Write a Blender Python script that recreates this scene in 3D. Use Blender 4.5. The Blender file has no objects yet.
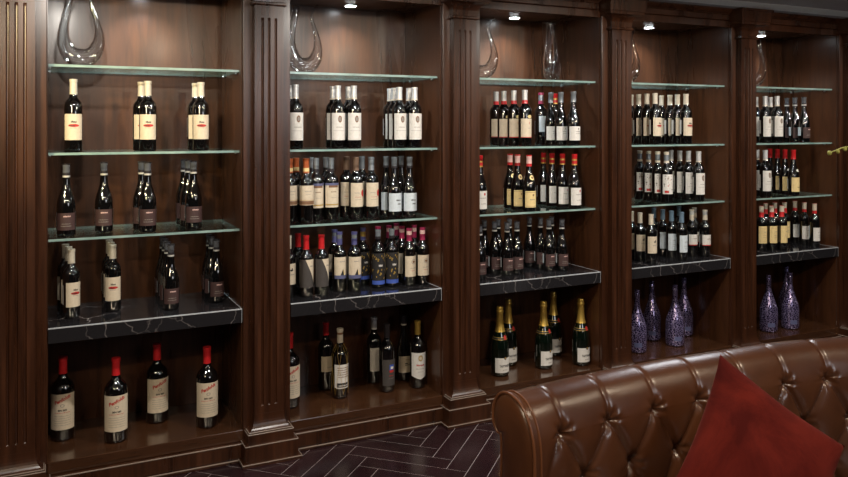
import bpy, bmesh, math, random
from mathutils import Vector, Matrix
random.seed(7)
PI = math.pi
scene = bpy.context.scene
col = scene.collection
R = math.radians

# ------------------------------------------------------------------ camera
CX, CY, CZ = 0.0903, -3.4, 1.455
YAW, F, HOR = R(26.137), 777.4, 126.42
SN, CS = math.sin(YAW), math.cos(YAW)
cd = bpy.data.cameras.new('camera'); cam = bpy.data.objects.new('camera', cd); col.objects.link(cam)
cam.location = (CX, CY, CZ); cam.rotation_euler = (PI / 2, 0, -YAW)
cd.sensor_width = 36; cd.lens = F / 848 * 36; cd.shift_y = -(238.5 - HOR) / 848
scene.camera = cam


def row_x(u, y):
    """lateral place of something seen at column u and standing y metres inside the cabinet"""
    t = (u - 424) / F
    dy = y - CY
    return CX + dy * (SN + t * CS) / (CS - t * SN)


def from_view(rt, fw, z=0.0):
    return Vector((CX + fw * SN + rt * CS, CY + fw * CS - rt * SN, z))


# ------------------------------------------------------------------ materials
MATS = {}


def nodes_of(name):
    m = bpy.data.materials.new(name); m.use_nodes = True
    nt = m.node_tree
    return m, nt, nt.nodes['Principled BSDF']


def ramp(nt, stops):
    r = nt.nodes.new('ShaderNodeValToRGB')
    e = r.color_ramp.elements
    while len(e) < len(stops): e.new(0.5)
    for k, (p, c) in enumerate(stops):
        e[k].position = p; e[k].color = (*c, 1)
    return r


def mapping(nt, scale, kind='Object', loc=(0, 0, 0)):
    tc = nt.nodes.new('ShaderNodeTexCoord'); mp = nt.nodes.new('ShaderNodeMapping')
    mp.inputs['Scale'].default_value = scale; mp.inputs['Location'].default_value = loc
    nt.links.new(tc.outputs[kind], mp.inputs['Vector'])
    return mp


def noise(nt, mp, scale, detail=4, rough=.6, dist=0):
    n = nt.nodes.new('ShaderNodeTexNoise')
    n.inputs['Scale'].default_value = scale; n.inputs['Detail'].default_value = detail
    n.inputs['Roughness'].default_value = rough; n.inputs['Distortion'].default_value = dist
    nt.links.new(mp.outputs['Vector'], n.inputs['Vector'])
    return n


def bump(nt, src, bsdf, strength, dist=.002):
    b = nt.nodes.new('ShaderNodeBump'); b.inputs['Strength'].default_value = strength
    b.inputs['Distance'].default_value = dist
    nt.links.new(src, b.inputs['Height']); nt.links.new(b.outputs['Normal'], bsdf.inputs['Normal'])


def plain(name, color, rough=.5, metal=0, coat=0, spec=.5):
    if name in MATS: return MATS[name]
    m, nt, b = nodes_of(name)
    mp = mapping(nt, (1, 1, 1)); n = noise(nt, mp, 90, 2)
    c0 = tuple(c * .93 for c in color); c1 = tuple(min(1, c * 1.05) for c in color)
    r = ramp(nt, [(.3, c0), (.7, c1)])
    nt.links.new(n.outputs['Fac'], r.inputs['Fac']); nt.links.new(r.outputs['Color'], b.inputs['Base Color'])
    b.inputs['Roughness'].default_value = rough; b.inputs['Metallic'].default_value = metal
    b.inputs['Coat Weight'].default_value = coat; b.inputs['Specular IOR Level'].default_value = spec
    MATS[name] = m
    return m


def wood(name, dark, light, grain=(14, 14, 1.1), rough=.32, coat=.35):
    m, nt, b = nodes_of(name)
    mp = mapping(nt, grain); n = noise(nt, mp, 3.2, 7, .62, .35)
    mp2 = mapping(nt, tuple(g * .22 for g in grain)); n2 = noise(nt, mp2, 2.3, 3, .5, .6)
    mx = nt.nodes.new('ShaderNodeMath'); mx.operation = 'MULTIPLY_ADD'
    mx.inputs[1].default_value = .55
    ad = nt.nodes.new('ShaderNodeMath'); ad.operation = 'MULTIPLY'; ad.inputs[1].default_value = .45
    nt.links.new(n2.outputs['Fac'], ad.inputs[0])
    nt.links.new(n.outputs['Fac'], mx.inputs[0]); nt.links.new(ad.outputs[0], mx.inputs[2])
    r = ramp(nt, [(.34, dark), (.64, light)])
    nt.links.new(mx.outputs[0], r.inputs['Fac']); nt.links.new(r.outputs['Color'], b.inputs['Base Color'])
    rr = ramp(nt, [(.3, (rough - .07,) * 3), (.75, (rough + .12,) * 3)])
    nt.links.new(n2.outputs['Fac'], rr.inputs['Fac']); nt.links.new(rr.outputs['Color'], b.inputs['Roughness'])
    b.inputs['Coat Weight'].default_value = coat; b.inputs['Coat Roughness'].default_value = .16
    bump(nt, n.outputs['Fac'], b, .12, .001)
    return m


W_FRAME = wood('stained_walnut_frame', (.015, .0050, .0022), (.068, .0225, .0088), rough=.3, coat=.14)
W_PANEL = wood('stained_walnut_panel', (.020, .0072, .0030), (.078, .0275, .0100), grain=(9, 9, 1.0), rough=.3, coat=.12)
W_SHELF = wood('stained_walnut_board', (.028, .011, .005), (.075, .030, .013), grain=(1.1, 14, 14), rough=.17, coat=.7)


def marble():
    m, nt, b = nodes_of('black_veined_marble')
    mp = mapping(nt, (1, 1, 1), loc=(3.1, 1.7, .4))
    n0 = noise(nt, mp, 3.0, 5, .6)
    mixv = nt.nodes.new('ShaderNodeMixRGB'); mixv.blend_type = 'LINEAR_LIGHT'; mixv.inputs['Fac'].default_value = .14
    nt.links.new(mp.outputs['Vector'], mixv.inputs['Color1']); nt.links.new(n0.outputs['Color'], mixv.inputs['Color2'])
    v = nt.nodes.new('ShaderNodeTexVoronoi'); v.feature = 'DISTANCE_TO_EDGE'; v.inputs['Scale'].default_value = 6
    nt.links.new(mixv.outputs['Color'], v.inputs['Vector'])
    r = ramp(nt, [(0, (.50, .47, .45)), (.009, (.12, .095, .095)), (.022, (.016, .015, .017)), (1, (.012, .011, .013))])
    nt.links.new(v.outputs['Distance'], r.inputs['Fac'])
    n1 = noise(nt, mp, 2.2, 3, .5)
    rm = ramp(nt, [(.50, (0, 0, 0)), (.66, (1, 1, 1))])
    nt.links.new(n1.outputs['Fac'], rm.inputs['Fac'])
    mx = nt.nodes.new('ShaderNodeMixRGB'); mx.inputs['Color1'].default_value = (.017, .016, .018, 1)
    nt.links.new(rm.outputs['Color'], mx.inputs['Fac']); nt.links.new(r.outputs['Color'], mx.inputs['Color2'])
    nt.links.new(mx.outputs['Color'], b.inputs['Base Color'])
    b.inputs['Roughness'].default_value = .12; b.inputs['Coat Weight'].default_value = .4
    return m


MARBLE = marble()
MARBLE_EDGE_GLINT = plain('marble_arris_painted_highlight', (.45, .47, .5), .25)  # pale lines paint a highlight onto the black marble's edges
WOOD_EDGE_GLINT = plain('wood_arris_painted_highlight', (.30, .24, .20), .3, coat=.4)  # pale strips paint the highlights that moulding edges catch


def sheet_glass(name='clear_shelf_glass', tint=(.95, .972, .966), refl=(.95, 1, .98), ior=4.5):
    m = bpy.data.materials.new(name); m.use_nodes = True
    nt = m.node_tree; nt.nodes.clear()
    o = nt.nodes.new('ShaderNodeOutputMaterial'); mix = nt.nodes.new('ShaderNodeMixShader')
    t = nt.nodes.new('ShaderNodeBsdfTransparent'); t.inputs['Color'].default_value = (*tint, 1)
    g = nt.nodes.new('ShaderNodeBsdfGlossy'); g.inputs['Roughness'].default_value = .03
    mp = mapping(nt, (1, 1, 1)); n = noise(nt, mp, 40, 2)
    r = ramp(nt, [(.3, tuple(c * .95 for c in refl)), (.7, refl)])
    nt.links.new(n.outputs['Fac'], r.inputs['Fac']); nt.links.new(r.outputs['Color'], g.inputs['Color'])
    lw = nt.nodes.new('ShaderNodeLayerWeight'); lw.inputs['Blend'].default_value = .5
    pw = nt.nodes.new('ShaderNodeMath'); pw.operation = 'POWER'; pw.inputs[1].default_value = ior
    ma = nt.nodes.new('ShaderNodeMath'); ma.operation = 'MULTIPLY_ADD'; ma.inputs[1].default_value = .95; ma.inputs[2].default_value = .045
    nt.links.new(lw.outputs['Facing'], pw.inputs[0]); nt.links.new(pw.outputs[0], ma.inputs[0]); nt.links.new(ma.outputs[0], mix.inputs['Fac'])
    nt.links.new(t.outputs[0], mix.inputs[1]); nt.links.new(g.outputs[0], mix.inputs[2])
    nt.links.new(mix.outputs[0], o.inputs['Surface'])
    return m


SHEET = sheet_glass()
m, nt, b = nodes_of('green_ground_glass_edge')
mp = mapping(nt, (6, 6, 30)); n = noise(nt, mp, 2, 3)
r = ramp(nt, [(.3, (.16, .26, .24)), (.7, (.34, .46, .42))])
nt.links.new(n.outputs['Fac'], r.inputs['Fac']); nt.links.new(r.outputs['Color'], b.inputs['Base Color'])
b.inputs['Roughness'].default_value = .22; b.inputs['Coat Weight'].default_value = .6
GLASS_EDGE = m

CRYSTAL = sheet_glass('clear_crystal', (.965, .975, .98), (1, 1, 1), 1.7)


def bottle_glass(name, c):
    m, nt, b = nodes_of(name)
    mp = mapping(nt, (1, 1, 1)); n = noise(nt, mp, 18, 1)
    r = ramp(nt, [(.3, tuple(x * .7 for x in c)), (.7, c)])
    nt.links.new(n.outputs['Fac'], r.inputs['Fac']); nt.links.new(r.outputs['Color'], b.inputs['Base Color'])
    b.inputs['Roughness'].default_value = .03; b.inputs['Coat Weight'].default_value = 1; b.inputs['Coat Roughness'].default_value = .03
    b.inputs['Specular IOR Level'].default_value = .9
    return m


G_BLACK = bottle_glass('near_black_bottle_glass', (.004, .0035, .0035))
G_GREEN = bottle_glass('dark_green_bottle_glass', (.002, .0062, .003))


def purple_glitter():
    m, nt, b = nodes_of('purple_lettered_metallic_wrap')
    mp = mapping(nt, (1, 1, 1.6)); v = nt.nodes.new('ShaderNodeTexVoronoi'); v.feature = 'DISTANCE_TO_EDGE'
    v.inputs['Scale'].default_value = 62; nt.links.new(mp.outputs['Vector'], v.inputs['Vector'])
    n = noise(nt, mp, 60, 3)
    r = ramp(nt, [(0, (.60, .52, .74)), (.06, (.30, .24, .50)), (.13, (.022, .012, .065)), (1, (.012, .007, .040))])
    nt.links.new(v.outputs['Distance'], r.inputs['Fac']); nt.links.new(r.outputs['Color'], b.inputs['Base Color'])
    b.inputs['Metallic'].default_value = .6; b.inputs['Roughness'].default_value = .2; b.inputs['Coat Weight'].default_value = .5
    bump(nt, n.outputs['Fac'], b, .15, .001)
    return m


PURPLE = purple_glitter()


def leather():
    m, nt, b = nodes_of('brown_buttoned_leather')
    mp = mapping(nt, (1, 1, 1)); n = noise(nt, mp, 5, 4, .6); 
    r = ramp(nt, [(.3, (.078, .027, .012)), (.7, (.145, .053, .022))])
    nt.links.new(n.outputs['Fac'], r.inputs['Fac']); nt.links.new(r.outputs['Color'], b.inputs['Base Color'])
    b.inputs['Roughness'].default_value = .32; b.inputs['Coat Weight'].default_value = .7; b.inputs['Coat Roughness'].default_value = .22
    v = nt.nodes.new('ShaderNodeTexVoronoi'); v.inputs['Scale'].default_value = 420; nt.links.new(mp.outputs['Vector'], v.inputs['Vector'])
    bump(nt, v.outputs['Distance'], b, .35, .0006)
    return m


LEATHER = leather()
PIPING = plain('brown_leather_piping', (.20, .075, .033), .33, coat=.2)
SOFA_BACKING = plain('black_backing_cloth', (.012, .010, .010), .9)


def velvet():
    m, nt, b = nodes_of('dark_red_velvet')
    mp = mapping(nt, (1, 1, 1)); n = noise(nt, mp, 7, 5, .65, .6)
    r = ramp(nt, [(.36, (.095, .008, .006)), (.66, (.20, .020, .012))])
    nt.links.new(n.outputs['Fac'], r.inputs['Fac']); nt.links.new(r.outputs['Color'], b.inputs['Base Color'])
    b.inputs['Specular IOR Level'].default_value = .15
    b.inputs['Roughness'].default_value = .85; b.inputs['Sheen Weight'].default_value = .12; b.inputs['Sheen Roughness'].default_value = .4
    b.inputs['Sheen Tint'].default_value = (1, .35, .28, 1)
    n2 = noise(nt, mp, 400, 2); bump(nt, n2.outputs['Fac'], b, .25, .0008)
    return m


VELVET = velvet()


def tile_mat():
    m, nt, b = nodes_of('aubergine_polished_floor_tile')
    mp = mapping(nt, (1, 1, 1)); n = noise(nt, mp, 3, 5, .6)
    r = ramp(nt, [(.3, (.010, .004, .0055)), (.7, (.026, .010, .012))])
    nt.links.new(n.outputs['Fac'], r.inputs['Fac']); nt.links.new(r.outputs['Color'], b.inputs['Base Color'])
    b.inputs['Roughness'].default_value = .22
    return m


TILE = tile_mat()
GROUT = plain('pale_grout', (.42, .36, .35), .8)
CEIL = plain('grey_painted_ceiling', (.40, .39, .42), .9)
CEIL_PALE = plain('pale_ceiling_border', (.84, .88, .90), .8)  # paler band across the ceiling, set by base colour alone
WALLM = plain('dark_brown_painted_wall', (.06, .045, .035), .85)
STEEL = plain('brushed_lamp_ring', (.5, .5, .5), .3, metal=1)

# ------------------------------------------------------------------ mesh helpers


class MB:
    def __init__(s): s.bm = bmesh.new(); s.mats = []

    def mi(s, m):
        if m not in s.mats: s.mats.append(m)
        return s.mats.index(m)

    def face(s, vs, m, smooth=False):
        try: f = s.bm.faces.new(vs)
        except ValueError: return None
        f.material_index = s.mi(m); f.smooth = smooth
        return f

    def box(s, x0, y0, z0, x1, y1, z1, m, bev=0.0):
        v = [s.bm.verts.new(p) for p in ((x0, y0, z0), (x1, y0, z0), (x1, y1, z0), (x0, y1, z0), (x0, y0, z1), (x1, y0, z1), (x1, y1, z1), (x0, y1, z1))]
        fs = [s.face([v[i] for i in q], m) for q in ((0, 3, 2, 1), (4, 5, 6, 7), (0, 1, 5, 4), (1, 2, 6, 5), (2, 3, 7, 6), (3, 0, 4, 7))]
        if bev:
            es = list({e for f in fs for e in f.edges})
            bmesh.ops.bevel(s.bm, geom=es, offset=bev, segments=2, profile=.5, affect='EDGES', material=-1)

    def grid(s, rows, m, smooth=True, close=False):
        """rows of points -> quads; m may be a function (i, j)"""
        vr = [[s.bm.verts.new(p) for p in r] for r in rows]
        n = len(vr[0])
        for i in range(len(vr) - 1):
            for j in range(n if close else n - 1):
                k = (j + 1) % n
                s.face([vr[i][j], vr[i][k], vr[i + 1][k], vr[i + 1][j]], m, smooth)
        return vr

    def tube(s, pts, rad, m, n=10, caps=True):
        rows = tube_rows(pts, rad, n)
        vr = s.grid(rows, m, True, True)
        if caps:
            s.face(vr[0][::-1], m); s.face(vr[-1], m)
        return vr

    def build(s, name, parent=None, loc=None, sharp=None):
        bmesh.ops.recalc_face_normals(s.bm, faces=s.bm.faces)
        me = bpy.data.meshes.new(name); s.bm.to_mesh(me); s.bm.free()
        for m in s.mats: me.materials.append(m)
        if sharp: me.set_sharp_from_angle(angle=R(sharp))
        o = bpy.data.objects.new(name, me); col.objects.link(o)
        if parent: o.parent = parent
        if loc: o.location = loc
        return o


def tube_rows(pts, rad, n=10):
    pts = [Vector(p) for p in pts]; rows = []
    up = None
    for i, p in enumerate(pts):
        t = (pts[min(i + 1, len(pts) - 1)] - pts[max(i - 1, 0)]).normalized()
        if up is None:
            up = Vector((0, 1, 0)) if abs(t.y) < .9 else Vector((1, 0, 0))
        a = (up - t * up.dot(t)).normalized(); bb = t.cross(a); up = a
        r = rad[i] if isinstance(rad, (list, tuple)) else rad
        rows.append([p + (a * math.cos(2 * PI * k / n) + bb * math.sin(2 * PI * k / n)) * r for k in range(n)])
    return rows


def catmull(pts, n):
    """resample through points (tuples of any length)"""
    out = []
    P = [pts[0]] + list(pts) + [pts[-1]]
    for i in range(1, len(P) - 2):
        for k in range(n):
            t = k / n; a, b, c, d = P[i - 1], P[i], P[i + 1], P[i + 2]
            out.append(tuple(.5 * (2 * b[q] + (c[q] - a[q]) * t + (2 * a[q] - 5 * b[q] + 4 * c[q] - d[q]) * t * t + (3 * b[q] - a[q] - 3 * c[q] + d[q]) * t ** 3) for q in range(len(b))))
    out.append(tuple(pts[-1]))
    return out


def tag(o, label=None, cat=None, group=None, kind=None):
    if label: o['label'] = label
    if cat: o['category'] = cat
    if group: o['group'] = group
    if kind: o['kind'] = kind
    return o


def empty(name, loc, rz=0):
    o = bpy.data.objects.new(name, None); col.objects.link(o)
    o.location = loc; o.rotation_euler = (0, 0, rz); o.empty_display_size = .05
    return o


def copy_tree(o, parent=None):
    c = o.copy(); col.objects.link(c); c.parent = parent
    for ch in [q for q in bpy.data.objects if q.parent == o]:
        copy_tree(ch, c)
    return c


# ------------------------------------------------------------------ the cabinet
PITCH, HALF, SH = .98365, .106, .0642      # bay pitch, half width between openings, half width of a pilaster shaft
DEPTH = .437
Z_G1, Z_G2, Z_G3, Z_M, Z_B = 1.705, 1.349, 1.003, .657, .129
TOP, CEILZ = 2.052, 2.16
ORD = ['first', 'second', 'third', 'fourth', 'fifth', 'sixth', 'seventh', 'eighth', 'ninth', 'tenth', 'eleventh', 'twelfth', 'thirteenth']


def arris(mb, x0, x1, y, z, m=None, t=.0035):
    mb.box(x0, y - .0012, z - t, x1, y + t, z + .0012, m or WOOD_EDGE_GLINT, .001)


cab_labels = ['dark walnut open display bay at far left, four red-capped bottles at its bottom',
              'dark walnut open display bay, second from left, seven odd bottles at its bottom',
              'dark walnut open display bay, middle one, gold-foiled bottles at its bottom',
              'dark walnut open display bay, fourth from left, four purple bottles at its bottom',
              'dark walnut open display bay at far right, three purple bottles at its bottom']
cabinets = []
for k in range(5):
    x0 = k * PITCH + HALF; x1 = (k + 1) * PITCH - HALF
    ox = (x0 + x1) / 2; hw = (x1 - x0) / 2
    if k == 0:
        root = empty('display_cabinet', (ox, 0, 0))
        b_ = MB(); b_.box(-hw, DEPTH, .0, hw, DEPTH + .018, 2.13, W_PANEL); b_.build('back_panel', root)
        for s in (-1, 1):
            b_ = MB(); xa, xb = (-hw, -hw + .003) if s < 0 else (hw - .003, hw)
            b_.box(xa, 0.0198, Z_B, xb, DEPTH - .0005, 2.13, W_PANEL); b_.build('side_panel', root)
        b_ = MB(); b_.box(-hw + .003, .02, TOP + .018, hw - .003, DEPTH - .001, TOP + .04, W_PANEL); b_.build('top_panel', root)
        hw -= .0031
        hw += .0031
        # bottom board with its moulded front
        b_ = MB(); b_.box(-hw, 0.0, Z_B - .05, hw, DEPTH - .001, Z_B, W_SHELF, .0025); b_.build('bottom_board', root)
        b_ = MB()
        e1, e2 = hw - .0112, hw - .0252
        b_.box(-e1, -.024, .014, e1, -.0008, .078, W_FRAME, .003)
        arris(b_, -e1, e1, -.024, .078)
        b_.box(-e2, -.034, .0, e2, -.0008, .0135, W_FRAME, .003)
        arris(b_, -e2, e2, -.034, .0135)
        b_.box(-hw, .0, .0, hw, .012, Z_B - .051, W_FRAME)
        b_.build('plinth', root)
        b_ = MB()
        b_.box(-hw, .0, TOP, hw, .019, TOP + .04, W_FRAME, .002)
        b_.box(-hw, .0, TOP + .0405, hw, .019, TOP + .075, W_FRAME)
        b_.box(-hw + .0285, -.014, TOP + .04, hw - .0285, -.0005, TOP + .075, W_FRAME, .004)
        b_.build('valance', root)
        hw -= .0031
        b_ = MB(); b_.box(-hw + .0005, .004, Z_M - .061, hw - .0005, DEPTH - .001, Z_M, MARBLE, .002)
        arris(b_, -hw + .0005, hw - .0005, .004, Z_M, MARBLE_EDGE_GLINT, .004)
        b_.box(hw - .0045, .004, Z_M - .0602, hw - .0007, .0046, Z_M, MARBLE_EDGE_GLINT)
        b_.box(hw - .0052, .006, Z_M - .001, hw - .0007, DEPTH - .002, Z_M + .0008, MARBLE_EDGE_GLINT)
        b_.build('marble_shelf', root)
        for z in (Z_G1, Z_G2, Z_G3):
            b_ = MB(); g = .048
            xa, xb, ya, yb, za, zb = -hw + .002, hw - .002, g, DEPTH - .003, z - .010, z
            v = [b_.bm.verts.new(p) for p in ((xa, ya, za), (xb, ya, za), (xb, yb, za), (xa, yb, za), (xa, ya, zb), (xb, ya, zb), (xb, yb, zb), (xa, yb, zb))]
            for q, mm in (((0, 3, 2, 1), SHEET), ((4, 5, 6, 7), SHEET), ((0, 1, 5, 4), GLASS_EDGE), ((1, 2, 6, 5), GLASS_EDGE), ((2, 3, 7, 6), GLASS_EDGE), ((3, 0, 4, 7), GLASS_EDGE)):
                b_.face([v[i] for i in q], mm)
            gs = b_.build('glass_shelf', root)
            for sx in (-1, 1):
                for yy in (.10, .36):
                    b_ = MB(); b_.tube([(sx * hw, yy, z - .0145), (sx * (hw - .012), yy, z - .0145)], .0042, STEEL, 8); b_.build('shelf_pin', gs)
        proto = root
    else:
        root = copy_tree(proto); root.location = (ox, 0, 0)
    tag(root, cab_labels[k], 'display cabinet', 'open bays of the wine wall')
    cabinets.append(root)

# pilasters -----------------------------------------------------------------


def pilaster():
    root = empty('pilaster', (0, 0, 0))
    P = .036
    b_ = MB(); b_.box(-HALF + .001, .0, .0, HALF - .001, .0195, 2.13, W_FRAME, .0012); b_.build('stile', root)
    # fluted shaft
    xs = [-SH]; fl = []
    for c in (-.0295, 0, .0295):
        for t in (-1, -.75, -.4, 0, .4, .75, 1): xs.append(c + t * .0062)
    xs.append(SH)
    def dep(x):
        for c in (-.0295, 0, .0295):
            t = (x - c) / .0062
            if abs(t) <= 1.001: return .0085 * math.sqrt(max(0, 1 - t * t))
        return 0
    z0, z1 = .2, 1.985
    zl = [(z0, 0), (.232, 0), (.2335, .5), (.237, .85), (.243, 1)] + [(.243 + (1.920 - .243) * i / 6, 1) for i in range(1, 7)] + [(1.926, .85), (1.9295, .5), (1.931, 0), (z1, 0)]
    b_ = MB()
    rows = [[(x, -P + dep(x) * e, z) for x in xs] for z, e in zl]
    b_.grid(rows, W_FRAME, False)
    for s in (-1, 1):
        b_.grid([[(s * SH, -P, z0), (s * SH, -.0005, z0)], [(s * SH, -P, z1), (s * SH, -.0005, z1)]], W_FRAME, False)
    b_.build('shaft', root)
    # capital: bead, cove, slab
    def ring(prof, name, mats=W_FRAME):
        """profile of (protrusion from shaft, z) swept around three sides"""
        b = MB(); rows = []
        for p, z in prof:
            xo = SH + p; yo = -P - p
            rows.append([(-xo, -.0005, z), (-xo, yo, z), (xo, yo, z), (xo, -.0005, z)])
        vr = [[b.bm.verts.new(q) for q in r] for r in rows]
        for i in range(len(vr) - 1):
            hard = abs(prof[i][1] - prof[i + 1][1]) < 1e-5
            for j in range(3):
                b.face([vr[i][j], vr[i][j + 1], vr[i + 1][j + 1], vr[i + 1][j]], mats, False)
        b.face(vr[0], mats); b.face(vr[-1][::-1], mats)
        # painted highlight lines along every crisp step
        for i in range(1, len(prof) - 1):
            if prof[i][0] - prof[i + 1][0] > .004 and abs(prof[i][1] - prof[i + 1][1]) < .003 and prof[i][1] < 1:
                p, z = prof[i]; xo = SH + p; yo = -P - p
                b.box(-xo - .0008, yo - .0008, z - .003, xo + .0008, yo + .0035, z + .001, WOOD_EDGE_GLINT, .001)
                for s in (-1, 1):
                    b.box(s * xo - .0012, yo + .003, z - .003, s * xo + .0012, -.001, z + .001, WOOD_EDGE_GLINT)
        return b.build(name, root)
    cap = [(.0, 1.9855), (.010, 1.9855), (.012, 1.990), (.012, 1.998), (.004, 2.002), (.006, 2.02)]
    cap += [(.006 + .044 * (1 - math.cos(t * PI / 16)), 2.02 + .045 * math.sin(t * PI / 16)) for t in range(1, 9)]
    cap += [(.054, 2.066), (.054, 2.082), (.060, 2.083), (.064, 2.145), (.070, 2.147), (.070, 2.158)]
    ring(cap, 'capital')
    base = [(.066, .0), (.066, .0125), (.052, .0135), (.052, .0845), (.036, .0855), (.036, .127), (.030, .1285)]
    base += [(.030 * (1 - math.sin(t * PI / 16)) + .001, .130 + .062 * (1 - math.cos(t * PI / 16)) + .004) for t in range(0, 9)]
    base += [(.001, .2)]
    ring(base, 'base')
    return root


pil_names = ['fluted dark walnut pilaster at left edge of the picture',
             'fluted dark walnut pilaster between the first and second bays',
             'fluted dark walnut pilaster between the second and third bays',
             'fluted dark walnut pilaster between the third and fourth bays',
             'fluted dark walnut pilaster between the fourth and fifth bays',
             'fluted dark walnut pilaster at right edge of the picture, partly out of view']
pp = pilaster()
for k in range(6):
    o = pp if k == 0 else copy_tree(pp)
    o.location = (k * PITCH, -.0007, 0)
    tag(o, pil_names[k], 'pilaster', 'fluted pilasters of the wine wall')

# cornice over each bay, returning around the pilaster blocks
b_ = MB()
for k in range(5):
    x0 = k * PITCH + SH + .0705; x1 = (k + 1) * PITCH - SH - .0705
    prof = [(-.016, TOP + .0755), (-.020, 2.131), (-.020, 2.137), (-.05, 2.139), (-.055, 2.158), (.019, 2.158), (.019, 2.1305), (-.012, 2.1305)]
    prof = [(.0185, 2.131), (-.018, 2.131), (-.020, 2.136), (-.030, 2.138), (-.036, 2.150), (-.040, 2.152), (-.040, 2.159), (.0185, 2.159)]
    rows = [[(x0, y, z), (x1, y, z)] for y, z in prof]
    vr = b_.grid(rows + [rows[0]], W_FRAME, False)
    b_.face([r[0] for r in vr[:-1]], W_FRAME); b_.face([r[1] for r in vr[:-1]][::-1], W_FRAME)
    b_.box(k * PITCH + HALF + .03, -.0145, TOP + .0755, (k + 1) * PITCH - HALF - .03, .0185, 2.1305, W_FRAME)
tag(b_.build('cornice'), 'dark walnut cornice moulding running along the top of the bays', 'cornice')

# ------------------------------------------------------------------ room shell
XL, XR, YF, YB = -1.6, 6.4, -5.2, .46
Wt, N, g = .0915, 5, .0009
b_ = MB()
b_.box(XL, YF, -.06, XR, YB, -.0004, GROUT)
ax, ay = 1.3077, -.1528
c45 = math.cos(PI / 4)
d1 = Vector((-c45, -c45)); d2 = Vector((c45, -c45))
seen = set()
for a in range(-110, 110):
    for b2 in range(-110, 110):
        r_ = (a - b2) % (2 * N)
        if r_ == 0: w_, h_ = N, 1
        elif r_ == 2 * N - 1: w_, h_ = 1, N
        else: continue
        p = [(a, b2), (a + w_, b2), (a + w_, b2 + h_), (a, b2 + h_)]
        gg = g / Wt
        q = [(p[0][0] + gg, p[0][1] + gg), (p[1][0] - gg, p[1][1] + gg), (p[2][0] - gg, p[2][1] - gg), (p[3][0] + gg, p[3][1] - gg)]
        pts = [Vector((ax, ay)) + d1 * (u * Wt) + d2 * (v * Wt) for u, v in q]
        if min(t.x for t in pts) < XL or max(t.x for t in pts) > XR or min(t.y for t in pts) < YF or max(t.y for t in pts) > .43: continue
        top = [b_.bm.verts.new((t.x, t.y, 0)) for t in pts]; bot = [b_.bm.verts.new((t.x, t.y, -.0025)) for t in pts]
        b_.face(top, TILE)
        for i in range(4): b_.face([top[i], bot[i], bot[(i + 1) % 4], top[(i + 1) % 4]], TILE)
tag(b_.build('floor'), kind='structure')
b_ = MB(); b_.box(XL, YF, CEILZ, XR, YB, CEILZ + .05, CEIL); tag(b_.build('ceiling'), kind='structure')
b_ = MB(); b_.box(XL, -.265, CEILZ - .0006, XR, -.105, CEILZ + .0, CEIL_PALE); tag(b_.build('ceiling_band_1'), kind='structure')
b_ = MB(); b_.box(XL, YB, -.06, XR, YB + .1, CEILZ + .05, WALLM); tag(b_.build('wall_back'), kind='structure')

# ------------------------------------------------------------------ bottles
SHAPES = {
    'bordeaux': (.300, [(0, .030), (.003, .0355), (.008, .0370), (.188, .0375), (.202, .0350), (.213, .0280), (.221, .0195), (.230, .0152), (.245, .0142), (.288, .0136), (.289, .0150), (.299, .0150), (.300, .0125)]),
    'burgundy': (.298, [(0, .033), (.003, .0395), (.009, .0410), (.118, .0412), (.138, .0400), (.160, .0345), (.180, .0270), (.200, .0205), (.220, .0160), (.245, .0142), (.285, .0136), (.287, .0150), (.297, .0150), (.298, .0125)]),
    'magnum': (.346, [(0, .038), (.004, .0455), (.012, .0478), (.205, .0482), (.224, .0455), (.240, .0370), (.253, .0245), (.264, .0178), (.280, .0160), (.332, .0155), (.333, .0172), (.345, .0172), (.346, .015)]),
    'tall': (.335, [(0, .032), (.004, .0385), (.010, .0405), (.205, .0425), (.222, .040), (.236, .031), (.248, .020), (.258, .0158), (.275, .0145), (.322, .0140), (.323, .0158), (.334, .0158), (.335, .0135)]),
    'flute': (.335, [(0, .031), (.004, .0370), (.010, .0390), (.135, .0395), (.165, .0370), (.200, .0290), (.235, .0205), (.262, .0155), (.322, .0140), (.323, .0155), (.334, .0155), (.335, .013)]),
    'champagne': (.362, [(0, .040), (.004, .0475), (.012, .0500), (.142, .0502), (.165, .0478), (.190, .0415), (.215, .0335), (.240, .0255), (.262, .0200), (.285, .0175), (.330, .0162), (.333, .0190), (.342, .0190), (.346, .0172), (.359, .0168), (.362, .013)]),
    'wide': (.362, [(0, .044), (.004, .0530), (.014, .0562), (.120, .0565), (.150, .0540), (.178, .0460), (.205, .0360), (.232, .0265), (.256, .0195), (.280, .0165), (.325, .0145), (.328, .0172), (.338, .0172), (.341, .0155), (.359, .0155), (.362, .012)]),
}


for _n, _f in (('bordeaux', .945), ('burgundy', .885), ('champagne', .96), ('tall', .96)):
    SHAPES[_n] = (SHAPES[_n][0], [(z, r * (_f if r > .02 else 1)) for z, r in SHAPES[_n][1]])


def prof_r(shape, z):
    pr = SHAPES[shape][1]
    for (z0, r0), (z1, r1) in zip(pr, pr[1:]):
        if z0 <= z <= z1: return r0 + (r1 - r0) * (z - z0) / max(1e-6, z1 - z0)
    return pr[-1][1]


ZM = [None]


def wrap(shape, ang, z, eps):
    if ZM[0] and z <= ZM[0][1] + .006:
        a0, a1, c0, c1 = ZM[0]; z = c0 + (z - a0) * (c1 - c0) / (a1 - a0)
    r = prof_r(shape, z) + eps
    return (r * math.sin(ang), -r * math.cos(ang), z)


def mesh_body(shape, mat, name):
    b = MB(); pr = SHAPES[shape][1]; n = 28
    rows = [[(r * math.cos(2 * PI * k / n), r * math.sin(2 * PI * k / n), z) for k in range(n)] for z, r in pr]
    vr = b.grid(rows, mat, True, True)
    b.face(vr[0][::-1], mat); b.face(vr[-1], mat)
    o = b.build(name); return o


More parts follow.
